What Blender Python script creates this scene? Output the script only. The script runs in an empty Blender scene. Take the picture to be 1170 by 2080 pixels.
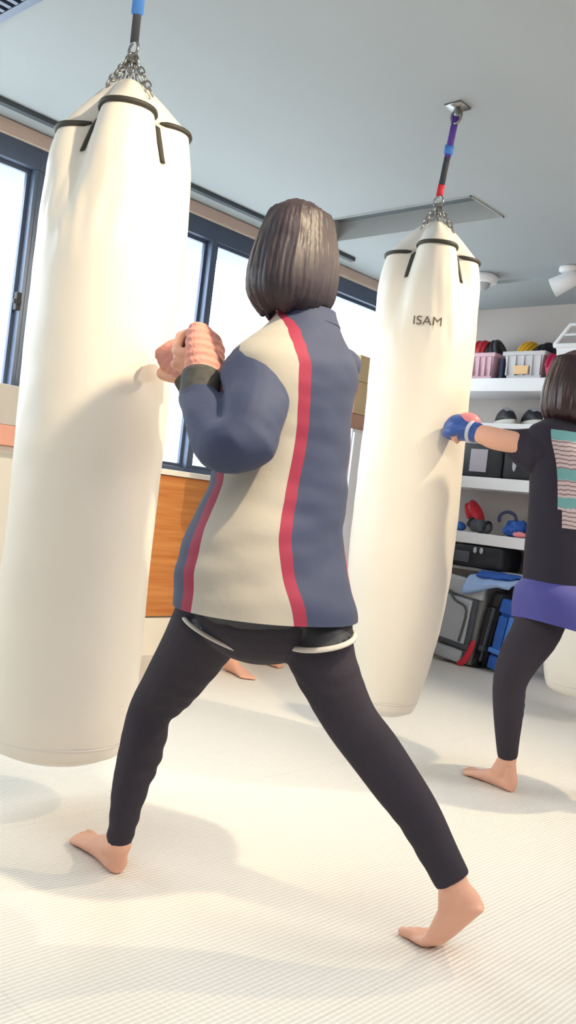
import bpy, bmesh, math, random
from mathutils import Vector, Matrix, noise
random.seed(7)
SC = bpy.context.scene; COL = SC.collection
PI = math.pi; V = Vector
def rad(a): return math.radians(a)

# ------------------------------------------------------------------ camera
CAMH = .865; FPX = 1835.0; YAW = rad(42.8); PIT = rad(.31); ROL = math.atan(.12)
fw = V((-math.sin(YAW), math.cos(YAW), 0)); RT = V((math.cos(YAW), math.sin(YAW), 0)); UP = V((0, 0, 1))
Fv = math.cos(PIT)*fw - math.sin(PIT)*UP; Uv = math.sin(PIT)*fw + math.cos(PIT)*UP
cR = math.cos(ROL)*RT + math.sin(ROL)*Uv; cU = math.cos(ROL)*Uv - math.sin(ROL)*RT
EYE = V((0, 0, CAMH))
def W(px, py, d): return EYE + d*(Fv + (px-585)/FPX*cR - (py-1040)/FPX*cU)
cam_d = bpy.data.cameras.new('camera'); cam = bpy.data.objects.new('camera', cam_d); COL.objects.link(cam)
cam_d.sensor_fit = 'VERTICAL'; cam_d.sensor_height = 24; cam_d.lens = 24*FPX/2080
m4 = Matrix((cR, cU, -Fv)).transposed().to_4x4(); m4.translation = EYE; cam.matrix_world = m4
cam_d.clip_start = .02; cam_d.clip_end = 200; SC.camera = cam

# ------------------------------------------------------------------ materials
def mat(name, col, rough=.6, metal=0., var=0., vscale=8., bump=0., bscale=60., spec=.5, sheen=0., stretch=None, coat=0.):
    m = bpy.data.materials.new(name); m.use_nodes = True; nt = m.node_tree; N = nt.nodes; L = nt.links
    b = N['Principled BSDF']; c = (*col, 1)
    b.inputs['Base Color'].default_value = c; b.inputs['Roughness'].default_value = rough
    b.inputs['Metallic'].default_value = metal; b.inputs['Specular IOR Level'].default_value = spec
    b.inputs['Sheen Weight'].default_value = sheen; b.inputs['Coat Weight'].default_value = coat
    tc = N.new('ShaderNodeTexCoord'); mp = N.new('ShaderNodeMapping'); L.new(tc.outputs['Object'], mp.inputs['Vector'])
    if stretch: mp.inputs['Scale'].default_value = stretch
    n1 = N.new('ShaderNodeTexNoise'); n1.inputs['Scale'].default_value = vscale; n1.inputs['Detail'].default_value = 4
    L.new(mp.outputs[0], n1.inputs['Vector'])
    mx = N.new('ShaderNodeMix'); mx.data_type = 'RGBA'
    mx.inputs['A'].default_value = tuple(max(0, k*(1-var)) for k in col)+(1,); mx.inputs['B'].default_value = tuple(min(1, k*(1+var)) for k in col)+(1,)
    L.new(n1.outputs['Fac'], mx.inputs['Factor']); L.new(mx.outputs['Result'], b.inputs['Base Color'])
    if bump:
        n2 = N.new('ShaderNodeTexNoise'); n2.inputs['Scale'].default_value = bscale; n2.inputs['Detail'].default_value = 3
        L.new(mp.outputs[0], n2.inputs['Vector']); bp = N.new('ShaderNodeBump'); bp.inputs['Strength'].default_value = bump
        bp.inputs['Distance'].default_value = .01; L.new(n2.outputs['Fac'], bp.inputs['Height']); L.new(bp.outputs[0], b.inputs['Normal'])
    return m
def sr(r, g, b):
    f = lambda c: ((c/255+.055)/1.055)**2.4 if c > 10 else c/255/12.92
    return (f(r), f(g), f(b))
M = {}
M['ceiling'] = mat('ceiling_paint', sr(166, 174, 179), .75, var=.06, vscale=1.5, bump=.12, bscale=9)
M['wall'] = mat('wall_paint', sr(196, 188, 184), .8, var=.04, vscale=2, bump=.08, bscale=90)
M['band'] = mat('beige_band', sr(206, 184, 172), .7, var=.04)
M['frame'] = mat('window_metal', sr(86, 98, 120), .38, metal=.35, var=.05)
M['white'] = mat('white_laminate', sr(236, 236, 240), .45, var=.02)
M['cream'] = mat('cream_paint', sr(240, 236, 226), .5, var=.03)
M['rail'] = mat('dark_rail', sr(70, 78, 86), .5, metal=.2)
M['vinyl'] = mat('bag_vinyl', sr(232, 227, 217), .42, var=.03, vscale=3, bump=.28, bscale=3.5, coat=.08)
M['vinyl_cap'] = mat('bag_cap_vinyl', sr(226, 221, 214), .5, var=.04, vscale=4, bump=.3, bscale=12)
M['piping'] = mat('dark_piping', sr(52, 50, 46), .6, var=.1)
M['chain'] = mat('steel_chain', sr(150, 150, 150), .3, metal=.9, var=.1)
M['skin'] = mat('skin', sr(226, 172, 148), .5, var=.08, vscale=14, bump=.05, bscale=200)
M['skin_b'] = M['skin']
M['wrap'] = mat('pink_wrap_cloth', sr(214, 150, 138), .85, var=.12, vscale=30, bump=.4, bscale=140)
M['strap_dark'] = mat('patterned_strap', sr(70, 70, 68), .8, var=.6, vscale=60)
M['navy'] = mat('navy_cloth', sr(50, 60, 90), .75, var=.1, vscale=6, bump=.25, bscale=18, sheen=.03)
M['beige'] = mat('beige_cloth', sr(170, 165, 156), .85, var=.05, vscale=5, bump=.25, bscale=16, sheen=.03)
M['red'] = mat('red_piping_cloth', sr(142, 36, 66), .75, var=.06)
M['legging'] = mat('black_legging', sr(54, 50, 59), .85, spec=.25, var=.08, vscale=10, bump=.1, bscale=120, sheen=.0)
M['shorts'] = mat('black_shorts', sr(42, 44, 52), .55, var=.15, vscale=8, bump=.35, bscale=16)
M['trim'] = mat('pale_trim', sr(206, 200, 192), .7)
M['hair'] = mat('black_brown_hair', sr(50, 42, 50), .5, var=.35, vscale=70, bump=.3, bscale=90, stretch=(1, 1, .08))
M['hair2'] = mat('dark_brown_hair', sr(50, 30, 34), .35, var=.4, vscale=70, bump=.3, bscale=90, stretch=(1, 1, .08))
M['tee'] = mat('charcoal_tee', sr(48, 45, 57), .9, spec=.2, var=.08, vscale=6, bump=.25, bscale=14, sheen=.03)
M['teal'] = mat('teal_print', sr(104, 158, 162), .75, var=.08, vscale=30)
M['stripe_a'] = mat('pinkish_print', sr(190, 174, 178), .75, var=.08)
M['stripe_b'] = mat('brown_print', sr(120, 102, 104), .75, var=.08)
M['violet'] = mat('violet_cloth', sr(66, 66, 142), .7, var=.08, bump=.2, bscale=14, sheen=.03)
M['glove_blue'] = mat('blue_glove_leather', sr(48, 84, 160), .4, var=.08, vscale=20)
M['glove_pink'] = mat('pink_glove_leather', sr(236, 140, 148), .45)
M['glove_white'] = mat('pale_cuff', sr(196, 200, 216), .5)
M['eye'] = mat('eye_dark', sr(40, 28, 24), .15)
M['lip'] = mat('lip_skin', sr(190, 110, 104), .5)
M['black'] = mat('black_plastic_cloth', sr(26, 26, 34), .6, var=.2, vscale=20, bump=.15, bscale=60)
M['dkgrey'] = mat('dark_grey_cloth', sr(78, 82, 90), .75, var=.12, vscale=16, bump=.2, bscale=60)
M['grey'] = mat('grey_cloth', sr(122, 122, 122), .8, var=.08, vscale=16, bump=.2, bscale=50)
M['ltgrey'] = mat('light_grey_cloth', sr(176, 180, 186), .7, var=.06, vscale=10, bump=.2, bscale=40)
M['bin'] = mat('frosted_plastic', sr(206, 204, 208), .35, var=.02)
M['binpink'] = mat('pink_frosted_plastic', sr(216, 176, 190), .35, var=.12, vscale=6)
M['orange'] = mat('orange_card', sr(240, 200, 150), .7)
M['yellow'] = mat('yellow_foam', sr(236, 182, 40), .6, var=.1, vscale=12)
M['redit'] = mat('red_leather', sr(190, 34, 48), .45, var=.1)
M['crimson'] = mat('crimson_cloth', sr(190, 24, 80), .6, var=.1)
M['blue'] = mat('blue_cloth', sr(40, 92, 180), .7, var=.12, vscale=12, bump=.2, bscale=40)
M['ltblue'] = mat('light_blue_cloth', sr(158, 186, 232), .75, var=.06, vscale=10, bump=.2, bscale=30)
M['navybox'] = mat('navy_plastic', sr(48, 54, 84), .6)
M['label'] = mat('pale_label', sr(168, 162, 172), .6, var=.04)
M['card'] = mat('tan_cardboard', sr(206, 184, 142), .8, var=.05, vscale=5)
M['cardb'] = mat('reddish_cardboard', sr(190, 150, 130), .8, var=.05)
M['salmon'] = mat('salmon_paper', sr(240, 176, 154), .8)
M['purple'] = mat('purple_webbing', sr(92, 62, 160), .7, var=.15, vscale=50)
M['blueweb'] = mat('blue_webbing', sr(70, 130, 215), .6)
M['darkweb'] = mat('dark_webbing', sr(58, 62, 74), .7, var=.2, vscale=50)
M['redweb'] = mat('red_webbing', sr(200, 40, 60), .6)
M['ink'] = mat('print_ink', sr(96, 86, 76), .6)
M['facade'] = mat('pale_facade', sr(226, 228, 230), .8, var=.03)
M['facade_line'] = mat('facade_joint', sr(190, 200, 206), .8)
M['eave'] = mat('eave_paint', sr(160, 166, 174), .8)
M['ground'] = mat('outdoor_ground', sr(200, 200, 198), .9, var=.06)
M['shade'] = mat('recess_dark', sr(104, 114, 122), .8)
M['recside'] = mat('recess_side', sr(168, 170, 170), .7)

def wood():
    m = mat('orange_wood', sr(206, 136, 70), .45); nt = m.node_tree; N = nt.nodes; L = nt.links; b = N['Principled BSDF']
    tc = N.new('ShaderNodeTexCoord'); mp = N.new('ShaderNodeMapping'); mp.inputs['Scale'].default_value = (1, 1.2, 26)
    L.new(tc.outputs['Object'], mp.inputs[0]); n = N.new('ShaderNodeTexNoise'); n.inputs['Scale'].default_value = 1.6; n.inputs['Detail'].default_value = 6
    L.new(mp.outputs[0], n.inputs['Vector']); r = N.new('ShaderNodeValToRGB')
    r.color_ramp.elements[0].position = .3; r.color_ramp.elements[0].color = (*sr(188, 112, 52), 1)
    r.color_ramp.elements[1].position = .7; r.color_ramp.elements[1].color = (*sr(216, 148, 84), 1)
    L.new(n.outputs['Fac'], r.inputs[0]); L.new(r.outputs[0], b.inputs['Base Color']); return m
M['wood'] = wood()
def tatami():
    m = bpy.data.materials.new('ribbed_mat'); m.use_nodes = True; nt = m.node_tree; N = nt.nodes; L = nt.links; b = N['Principled BSDF']
    b.inputs['Roughness'].default_value = .5; b.inputs['Specular IOR Level'].default_value = .35
    tc = N.new('ShaderNodeTexCoord')
    def wave(scale, axis):
        w = N.new('ShaderNodeTexWave'); w.bands_direction = axis; w.inputs['Scale'].default_value = scale; w.inputs['Distortion'].default_value = .5
        w.inputs['Detail'].default_value = 1; w.inputs['Detail Scale'].default_value = 3; L.new(tc.outputs['Object'], w.inputs['Vector']); return w
    w = wave(28, 'X')          # period about 11 mm
    w2 = wave(20, 'Y')
    n = N.new('ShaderNodeTexNoise'); n.inputs['Scale'].default_value = 2.2; L.new(tc.outputs['Object'], n.inputs['Vector'])
    br = N.new('ShaderNodeTexBrick'); br.offset = 0; br.inputs['Scale'].default_value = 1; br.inputs['Brick Width'].default_value = 1.0; br.inputs['Row Height'].default_value = 2.0
    br.inputs['Mortar Size'].default_value = .0025; br.inputs['Color1'].default_value = (1, 1, 1, 1); br.inputs['Color2'].default_value = (1, 1, 1, 1); br.inputs['Mortar'].default_value = (.93, .93, .92, 1)
    mp = N.new('ShaderNodeMapping'); mp.inputs['Location'].default_value = (.37, .55, 0); L.new(tc.outputs['Object'], mp.inputs[0]); L.new(mp.outputs[0], br.inputs['Vector'])
    mx = N.new('ShaderNodeMix'); mx.data_type = 'RGBA'; mx.inputs['A'].default_value = (*sr(218, 213, 204), 1); mx.inputs['B'].default_value = (*sr(236, 232, 225), 1)
    L.new(w.outputs['Fac'], mx.inputs['Factor'])
    m2 = N.new('ShaderNodeMix'); m2.data_type = 'RGBA'; m2.blend_type = 'MULTIPLY'; m2.inputs['Factor'].default_value = 1
    L.new(mx.outputs['Result'], m2.inputs['A']); L.new(br.outputs['Color'], m2.inputs['B']); L.new(m2.outputs['Result'], b.inputs['Base Color'])
    ad = N.new('ShaderNodeMath'); ad.operation = 'MULTIPLY_ADD'; ad.inputs[1].default_value = .25; L.new(w2.outputs['Fac'], ad.inputs[0]); L.new(w.outputs['Fac'], ad.inputs[2])
    bp = N.new('ShaderNodeBump'); bp.inputs['Strength'].default_value = .7; bp.inputs['Distance'].default_value = .0022
    L.new(ad.outputs[0], bp.inputs['Height']); L.new(bp.outputs[0], b.inputs['Normal']); return m
M['tatami'] = tatami()
def glass():
    m = bpy.data.materials.new('window_glass'); m.use_nodes = True; nt = m.node_tree; N = nt.nodes; L = nt.links; N.clear()
    o = N.new('ShaderNodeOutputMaterial'); t = N.new('ShaderNodeBsdfTransparent'); t.inputs[0].default_value = (.96, .98, .98, 1)
    g = N.new('ShaderNodeBsdfGlossy'); g.inputs['Roughness'].default_value = .02; x = N.new('ShaderNodeMixShader'); x.inputs[0].default_value = .06
    L.new(t.outputs[0], x.inputs[1]); L.new(g.outputs[0], x.inputs[2]); L.new(x.outputs[0], o.inputs[0]); return m
M['glass'] = glass()

# ------------------------------------------------------------------ mesh helpers
def tag(o, label=None, cat=None, group=None, kind=None):
    if label: o['label'] = label
    if cat: o['category'] = cat
    if group: o['group'] = group
    if kind: o['kind'] = kind
    return o
def empty(name, loc, label, cat, group=None):
    o = bpy.data.objects.new(name, None); o.empty_display_size = .1; COL.objects.link(o); o.location = loc
    return tag(o, label, cat, group)
def obj(name, bm, m, parent=None, smooth=True, world=True):
    """link a bmesh given in world coordinates as ONE object; child coordinates are made local to the parent"""
    me = bpy.data.meshes.new(name); bmesh.ops.recalc_face_normals(bm, faces=bm.faces[:]) if isinstance(bm, bmesh.types.BMesh) else None
    bm.to_mesh(me); bm.free(); return link(name, me, m, parent, smooth, world)
def wmat(o):
    t = Matrix.Translation(o.location) @ o.rotation_euler.to_matrix().to_4x4()
    return wmat(o.parent) @ t if o.parent else t
def link(name, me, m, parent=None, smooth=True, world=True):
    ms = m if isinstance(m, (list, tuple)) else [m]
    for k in ms: me.materials.append(M[k] if isinstance(k, str) else k)
    if smooth:
        for p in me.polygons: p.use_smooth = True
    o = bpy.data.objects.new(name, me); COL.objects.link(o)
    if parent is not None:
        o.parent = parent
        if world: me.transform(wmat(parent).inverted())
    elif world:
        vs = [v.co for v in me.vertices]
        c = V((sum(v.x for v in vs)/len(vs), sum(v.y for v in vs)/len(vs), min(v.z for v in vs)))
        me.transform(Matrix.Translation(-c)); o.location = c
    return o
def box(bm, x0, x1, y0, y1, z0, z1, bev=0., mtx=None):
    r = bmesh.ops.create_cube(bm, size=1)['verts']
    for v in r: v.co = V((x0+(v.co.x+.5)*(x1-x0), y0+(v.co.y+.5)*(y1-y0), z0+(v.co.z+.5)*(z1-z0)))
    if bev > 0:
        es = list({e for v in r for e in v.link_edges})
        q = bmesh.ops.bevel(bm, geom=es, offset=bev, segments=2, affect='EDGES', profile=.6)
        r = q['verts'] + [v for v in r if v.is_valid]; r = list({v for v in r if v.is_valid})
    if mtx is not None:
        for v in r: v.co = mtx @ v.co
    return bm
def B(): return bmesh.new()
def crom(p0, p1, p2, p3, t):
    return .5*((2*p1)+(p2-p0)*t+(2*p0-5*p1+4*p2-p3)*t*t+(3*p1-p0-3*p2+p3)*t*t*t)
def resample(seq, n):
    """Catmull-Rom through tuples of floats/vectors, n samples"""
    out = []; k = len(seq)
    for i in range(n):
        s = i/(n-1)*(k-1); j = min(int(s), k-2); t = s-j
        a, b, c, d = seq[max(j-1, 0)], seq[j], seq[j+1], seq[min(j+2, k-1)]
        out.append(tuple(crom(a[q], b[q], c[q], d[q], t) for q in range(len(b))))
    return out
def rings(bm, rs, cap=True, closed=False):
    n = len(rs[0]); vr = [[bm.verts.new(p) for p in r] for r in rs]
    for a, b in zip(vr, vr[1:] + ([vr[0]] if closed else [])):
        for i in range(n): bm.faces.new((a[i], a[(i+1) % n], b[(i+1) % n], b[i]))
    if cap and not closed:
        for r, rev in ((vr[0], 1), (vr[-1], 0)):
            c = bm.verts.new(sum((v.co for v in r), V())/n)
            for i in range(n):
                f = (r[i], r[(i+1) % n], c); bm.faces.new(f[::-1] if rev else f)
    return vr
def tube(bm, pts, rr, n=12, sub=4, round_=True, flat=1., side=None, closed=False):
    """tube through points with radii; flat squashes it along `side`"""
    if not isinstance(rr, (list, tuple)): rr = [rr]*len(pts)
    if sub > 1 and len(pts) > 2 and not closed:
        q = resample([(V(p), r) for p, r in zip(pts, rr)], (len(pts)-1)*sub+1); pts = [a for a, _ in q]; rr = [max(b, .0005) for _, b in q]
    pts = [V(p) for p in pts]
    if round_ == 'start' and not closed:
        a = (pts[0]-pts[1]).normalized(); pts = [pts[0]+a*rr[0]*k for k in (.98, .8, .5)]+pts; rr = [rr[0]*math.sqrt(1-k*k) for k in (.98, .8, .5)]+list(rr)
    elif round_ and not closed:
        a, b = (pts[0]-pts[1]).normalized(), (pts[-1]-pts[-2]).normalized(); P = []; R_ = []
        for k in (.98, .8, .5): P.append(pts[0]+a*rr[0]*k); R_.append(rr[0]*math.sqrt(1-k*k))
        Q = [(pts[-1]+b*rr[-1]*k, rr[-1]*math.sqrt(1-k*k)) for k in (.5, .8, .98)]
        pts = P+pts+[x for x, _ in Q]; rr = R_+list(rr)+[y for _, y in Q]
    k = len(pts); up = None; rs = []
    for i in range(k):
        if closed: d = pts[(i+1) % k]-pts[i-1]
        else: d = pts[min(i+1, k-1)]-pts[max(i-1, 0)]
        d.normalize()
        if side is not None: x = V(side)-d*d.dot(V(side))
        elif up is None: x = d.orthogonal()
        else: x = up-d*d.dot(up)
        x.normalize(); up = x; y = d.cross(x)
        rs.append([pts[i]+rr[i]*(x*math.cos(2*PI*j/n)*flat+y*math.sin(2*PI*j/n)) for j in range(n)])
    rings(bm, rs, not closed, closed); return bm
def ell(bm, c, rx, ry, rz, ax=None, seg=20, rg=14):
    """ellipsoid with axes ax=(x,y,z)"""
    ax = ax or (V((1, 0, 0)), V((0, 1, 0)), V((0, 0, 1)))
    rs = []
    for i in range(1, rg):
        t = PI*i/rg; rs.append([V(c)+ax[2]*rz*math.cos(t)+math.sin(t)*(ax[0]*rx*math.cos(2*PI*j/seg)+ax[1]*ry*math.sin(2*PI*j/seg)) for j in range(seg)])
    rings(bm, rs); return bm
def fuse(bm, voxel, it=3, push=None):
    """union closed shapes into one smooth continuous mesh"""
    bmesh.ops.recalc_face_normals(bm, faces=bm.faces[:]); me = bpy.data.meshes.new('tmp'); bm.to_mesh(me); bm.free()
    o = bpy.data.objects.new('tmp', me); COL.objects.link(o)
    r = o.modifiers.new('r', 'REMESH'); r.mode = 'VOXEL'; r.voxel_size = voxel
    s = o.modifiers.new('s', 'SMOOTH'); s.factor = .5; s.iterations = it
    dg = bpy.context.evaluated_depsgraph_get(); dg.update()
    out = bpy.data.meshes.new_from_object(o.evaluated_get(dg)); bpy.data.objects.remove(o); bpy.data.meshes.remove(me)
    out.materials.clear()
    if push:
        nrm = [v.normal.copy() for v in out.vertices]
        for v, n in zip(out.vertices, nrm): v.co = v.co+n*push(v.co, n)
    return out
def n3(p, s, o=0.): return noise.noise(V((p[0]*s+o, p[1]*s+o*.7, p[2]*s-o)))
def struct(name, bm, m, parent=None, smooth=False, label=None):
    o = obj(name, bm, m, parent, smooth)
    if parent is None: o['kind'] = 'structure'
    if label: o['label'] = label
    return o

# ------------------------------------------------------------------ room
XL, XR, YF, YB, H = -3.73, 2.6, -2.6, 5.40, 2.40
struct('floor', box(B(), XL-.15, XR+.15, YF-.15, YB+.15, -.12, 0), 'tatami', label='floor of cream ribbed mats')
# ceiling with the long recess cut out of it
RX0, RX1, RY0, RY1 = -3.42, -2.36, 3.53, 3.84
bm = B()
box(bm, XL-.15, XR+.15, YF-.15, RY0, H, H+.16); box(bm, XL-.15, XR+.15, RY1, YB+.15, H, H+.16)
box(bm, XL-.15, RX0, RY0, RY1, H, H+.16); box(bm, RX1, XR+.15, RY0, RY1, H, H+.16)
struct('ceiling', bm, 'ceiling', label='blue-grey painted ceiling')
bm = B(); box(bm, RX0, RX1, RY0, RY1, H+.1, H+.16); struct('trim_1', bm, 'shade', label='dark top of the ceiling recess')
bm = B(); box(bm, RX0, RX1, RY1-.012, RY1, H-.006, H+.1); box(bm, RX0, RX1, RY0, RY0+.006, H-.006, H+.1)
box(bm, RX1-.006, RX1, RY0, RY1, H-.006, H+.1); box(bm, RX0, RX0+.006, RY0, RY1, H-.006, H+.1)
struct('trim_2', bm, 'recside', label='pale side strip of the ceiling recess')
# shallow drop of the ceiling before the back wall
bm = B(); box(bm, XL, XR, 4.84, YB, H-.018, H); struct('trim_3', bm, 'ceiling', label='blue-grey ceiling drop along the back wall')
struct('wall_back', box(B(), XL-.15, XR+.15, YB, YB+.15, 0, H), 'wall', label='pale grey back wall')
struct('wall_front', box(B(), XL-.15, XR+.15, YF-.15, YF, 0, H), 'wall')
struct('wall_right', box(B(), XR, XR+.15, YF, YB, 0, H), 'wall')
# left wall: parapet, band above the windows, piers at both ends
ZS, ZT = .99, 2.25; WY0, WY1 = -1.2, 5.16
bm = B(); box(bm, XL-.15, XL, YF, YB, 0, ZS-.03); box(bm, XL-.15, XL, YF, WY0, ZS-.03, 2.34); box(bm, XL-.15, XL, WY1, YB, ZS-.03, 2.34)
box(bm, XL-.15, XL, YF, YB, 2.34, H)
struct('wall_left', bm, 'cream', label='cream wall below and around the windows')
struct('trim_4', box(B(), XL, XL+.02, YF, YB, 2.345, H-.004), 'band', label='beige band above the window frames')
struct('trim_5', box(B(), XL, XL+.03, 2.45, 4.3, .21, .955, .004), 'wood', label='orange wood panel below the window')
struct('trim_6', box(B(), XL-.02, XL+.05, WY0, WY1, .957, ZS-.004, .004), 'cream', label='cream window sill')
struct('baseboard_left', box(B(), XL, XL+.034, YF, YB, 0, .2, .004), 'cream')
struct('baseboard_back', box(B(), XL+.034, XR, YB-.015, YB, 0, .08, .004), 'white')
def window(n, y0, y1, label, latch=None):
    bm = B(); fx0, fx1 = XL-.08, XL-.01; t = .02
    box(bm, fx0, fx1, y0, y1, 2.245, 2.34, .003); box(bm, fx0, fx1, y0, y1, ZS-.025, ZS+.02, .003)
    box(bm, fx0, fx1, y0, y0+t, ZS+.02, 2.245, .003); box(bm, fx0, fx1, y1-t, y1, ZS+.02, 2.245, .003)
    f = struct('window_%d' % n, bm, 'frame', label=label)
    ym = (y0+y1)/2
    for a, b, x in ((y0+t, ym+.02, XL-.035), (ym-.02, y1-t, XL-.062)):
        s = B(); w = .016
        box(s, x-.01, x+.01, a, a+w, ZS+.02, 2.245); box(s, x-.01, x+.01, b-w, b, ZS+.02, 2.245)
        box(s, x-.01, x+.01, a+w, b-w, ZS+.02, ZS+.04); box(s, x-.01, x+.01, a+w, b-w, 2.227, 2.245)
        so = obj('sash', s, 'frame', f, False)
        obj('pane', box(B(), x-.003, x+.003, a+w, b-w, ZS+.04, 2.227), 'glass', so, False)
    if latch:
        l = B(); box(l, XL-.024, XL+.004, latch-.012, latch+.012, 1.60, 1.68, .004); box(l, XL+.0, XL+.014, latch-.03, latch+.008, 1.625, 1.645, .003)
        obj('window_latch', l, 'black', f, False)
    return f
window(1, -1.2, 2.125, 'dark framed window at the far left edge, bright sky behind', latch=2.09)
window(2, 2.125, 3.21, 'dark framed window behind the largest punching bag')
window(3, 3.21, 5.16, 'dark framed window behind the boxer in the navy jacket')
# curtain rail
bm = B(); box(bm, -3.568, -3.532, .4, 4.14, H-.022, H, .003)
tag(obj('curtain_rail', bm, 'rail', smooth=False), 'long thin dark rail on the ceiling, parallel to the windows', 'rail')
# ceiling grille at the top left corner
root = empty('ceiling_grille', (-2.9, 1.3, H-.014), 'dark slatted ceiling grille in the top left corner of the ceiling', 'grille')
bm = B(); box(bm, -3.2, -2.62, 1.06, 1.09, H-.014, H); box(bm, -3.2, -2.62, 1.44, 1.47, H-.014, H); box(bm, -3.2, -3.17, 1.09, 1.44, H-.014, H); box(bm, -2.65, -2.62, 1.09, 1.44, H-.014, H)
obj('grille_frame', bm, 'frame', root, False)
obj('grille_back', box(B(), -3.17, -2.65, 1.09, 1.44, H-.004, H), 'black', root, False)
bm = B()
for i in range(12):
    x = -3.15+i*.043; box(bm, x, x+.02, 1.09, 1.44, H-.012, H-.004)
obj('slats', bm, 'frame', root, False)
# ceiling devices near the back wall
p = V((-2.981, 4.70, H))
root = empty('ceiling_dome', p-V((0, 0, .095)), 'small white round dome fixture on the ceiling beside the right-hand hanging bag', 'ceiling fixture')
bm = B(); rings(bm, [[p+V((r*math.cos(a*PI/12), r*math.sin(a*PI/12), z)) for a in range(24)] for r, z in ((.075, 0), (.085, -.01), (.085, -.045), (.07, -.052))]); obj('housing', bm, 'white', root)
bm = B(); ell(bm, p+V((0, 0, -.05)), .045, .045, .045); obj('dome', bm, 'ltgrey', root)
p = V((-2.43, 4.70, H))
root = empty('ceiling_spotlight', p-V((0, 0, .15)), 'white adjustable spotlight on the ceiling above the person in the charcoal shirt', 'lamp')
bm = B(); rings(bm, [[p+V((r*math.cos(a*PI/12), r*math.sin(a*PI/12), z)) for a in range(24)] for r, z in ((.05, 0), (.055, -.008), (.055, -.028), (.03, -.035))]); obj('mount', bm, 'white', root)
bm = B(); tube(bm, [p+V((0, 0, -.03)), p+V((.0, 0, -.09))], .012, sub=1); tube(bm, [p+V((-.05, -.0, -.07)), p+V((-.05, 0, -.10)), p+V((.05, 0, -.10)), p+V((.05, 0, -.07))], .007, sub=1); obj('bracket', bm, 'white', root)
bm = B(); d = V((-.85, -.2, -.45)).normalized(); a = p+V((0, 0, -.08))-d*.07; side = d.orthogonal().normalized(); s2 = d.cross(side)
rings(bm, [[a+d*t+r*(side*math.cos(k*PI/12)+s2*math.sin(k*PI/12)) for k in range(24)] for t, r in ((0, .03), (.02, .045), (.16, .055), (.16, .048), (.13, .04))]); obj('lamp_head', bm, 'white', root)

# outside: eave, ground, neighbouring building
struct('trim_7', box(B(), XL-.45, XL-.15, YF, YB+2, 2.30, 2.42), 'eave', label='grey eave outside above the windows')
struct('trim_8', box(B(), -40, XL-.16, -25, 30, -3.1, -3.0), 'ground', label='pale ground outside')
root = empty('neighbouring_building', (-9.6, 3, -3), 'pale building with thin horizontal joints outside the windows', 'building')
obj('wall', box(B(), -11, -9.6, -14, 26, -3, 2.9), 'facade', root, False)
bm = B()
for k in range(9): box(bm, -9.6, -9.585, -14, 26, -2+k*.55, -1.97+k*.55)
obj('joints', bm, 'facade_line', root, False)

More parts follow.
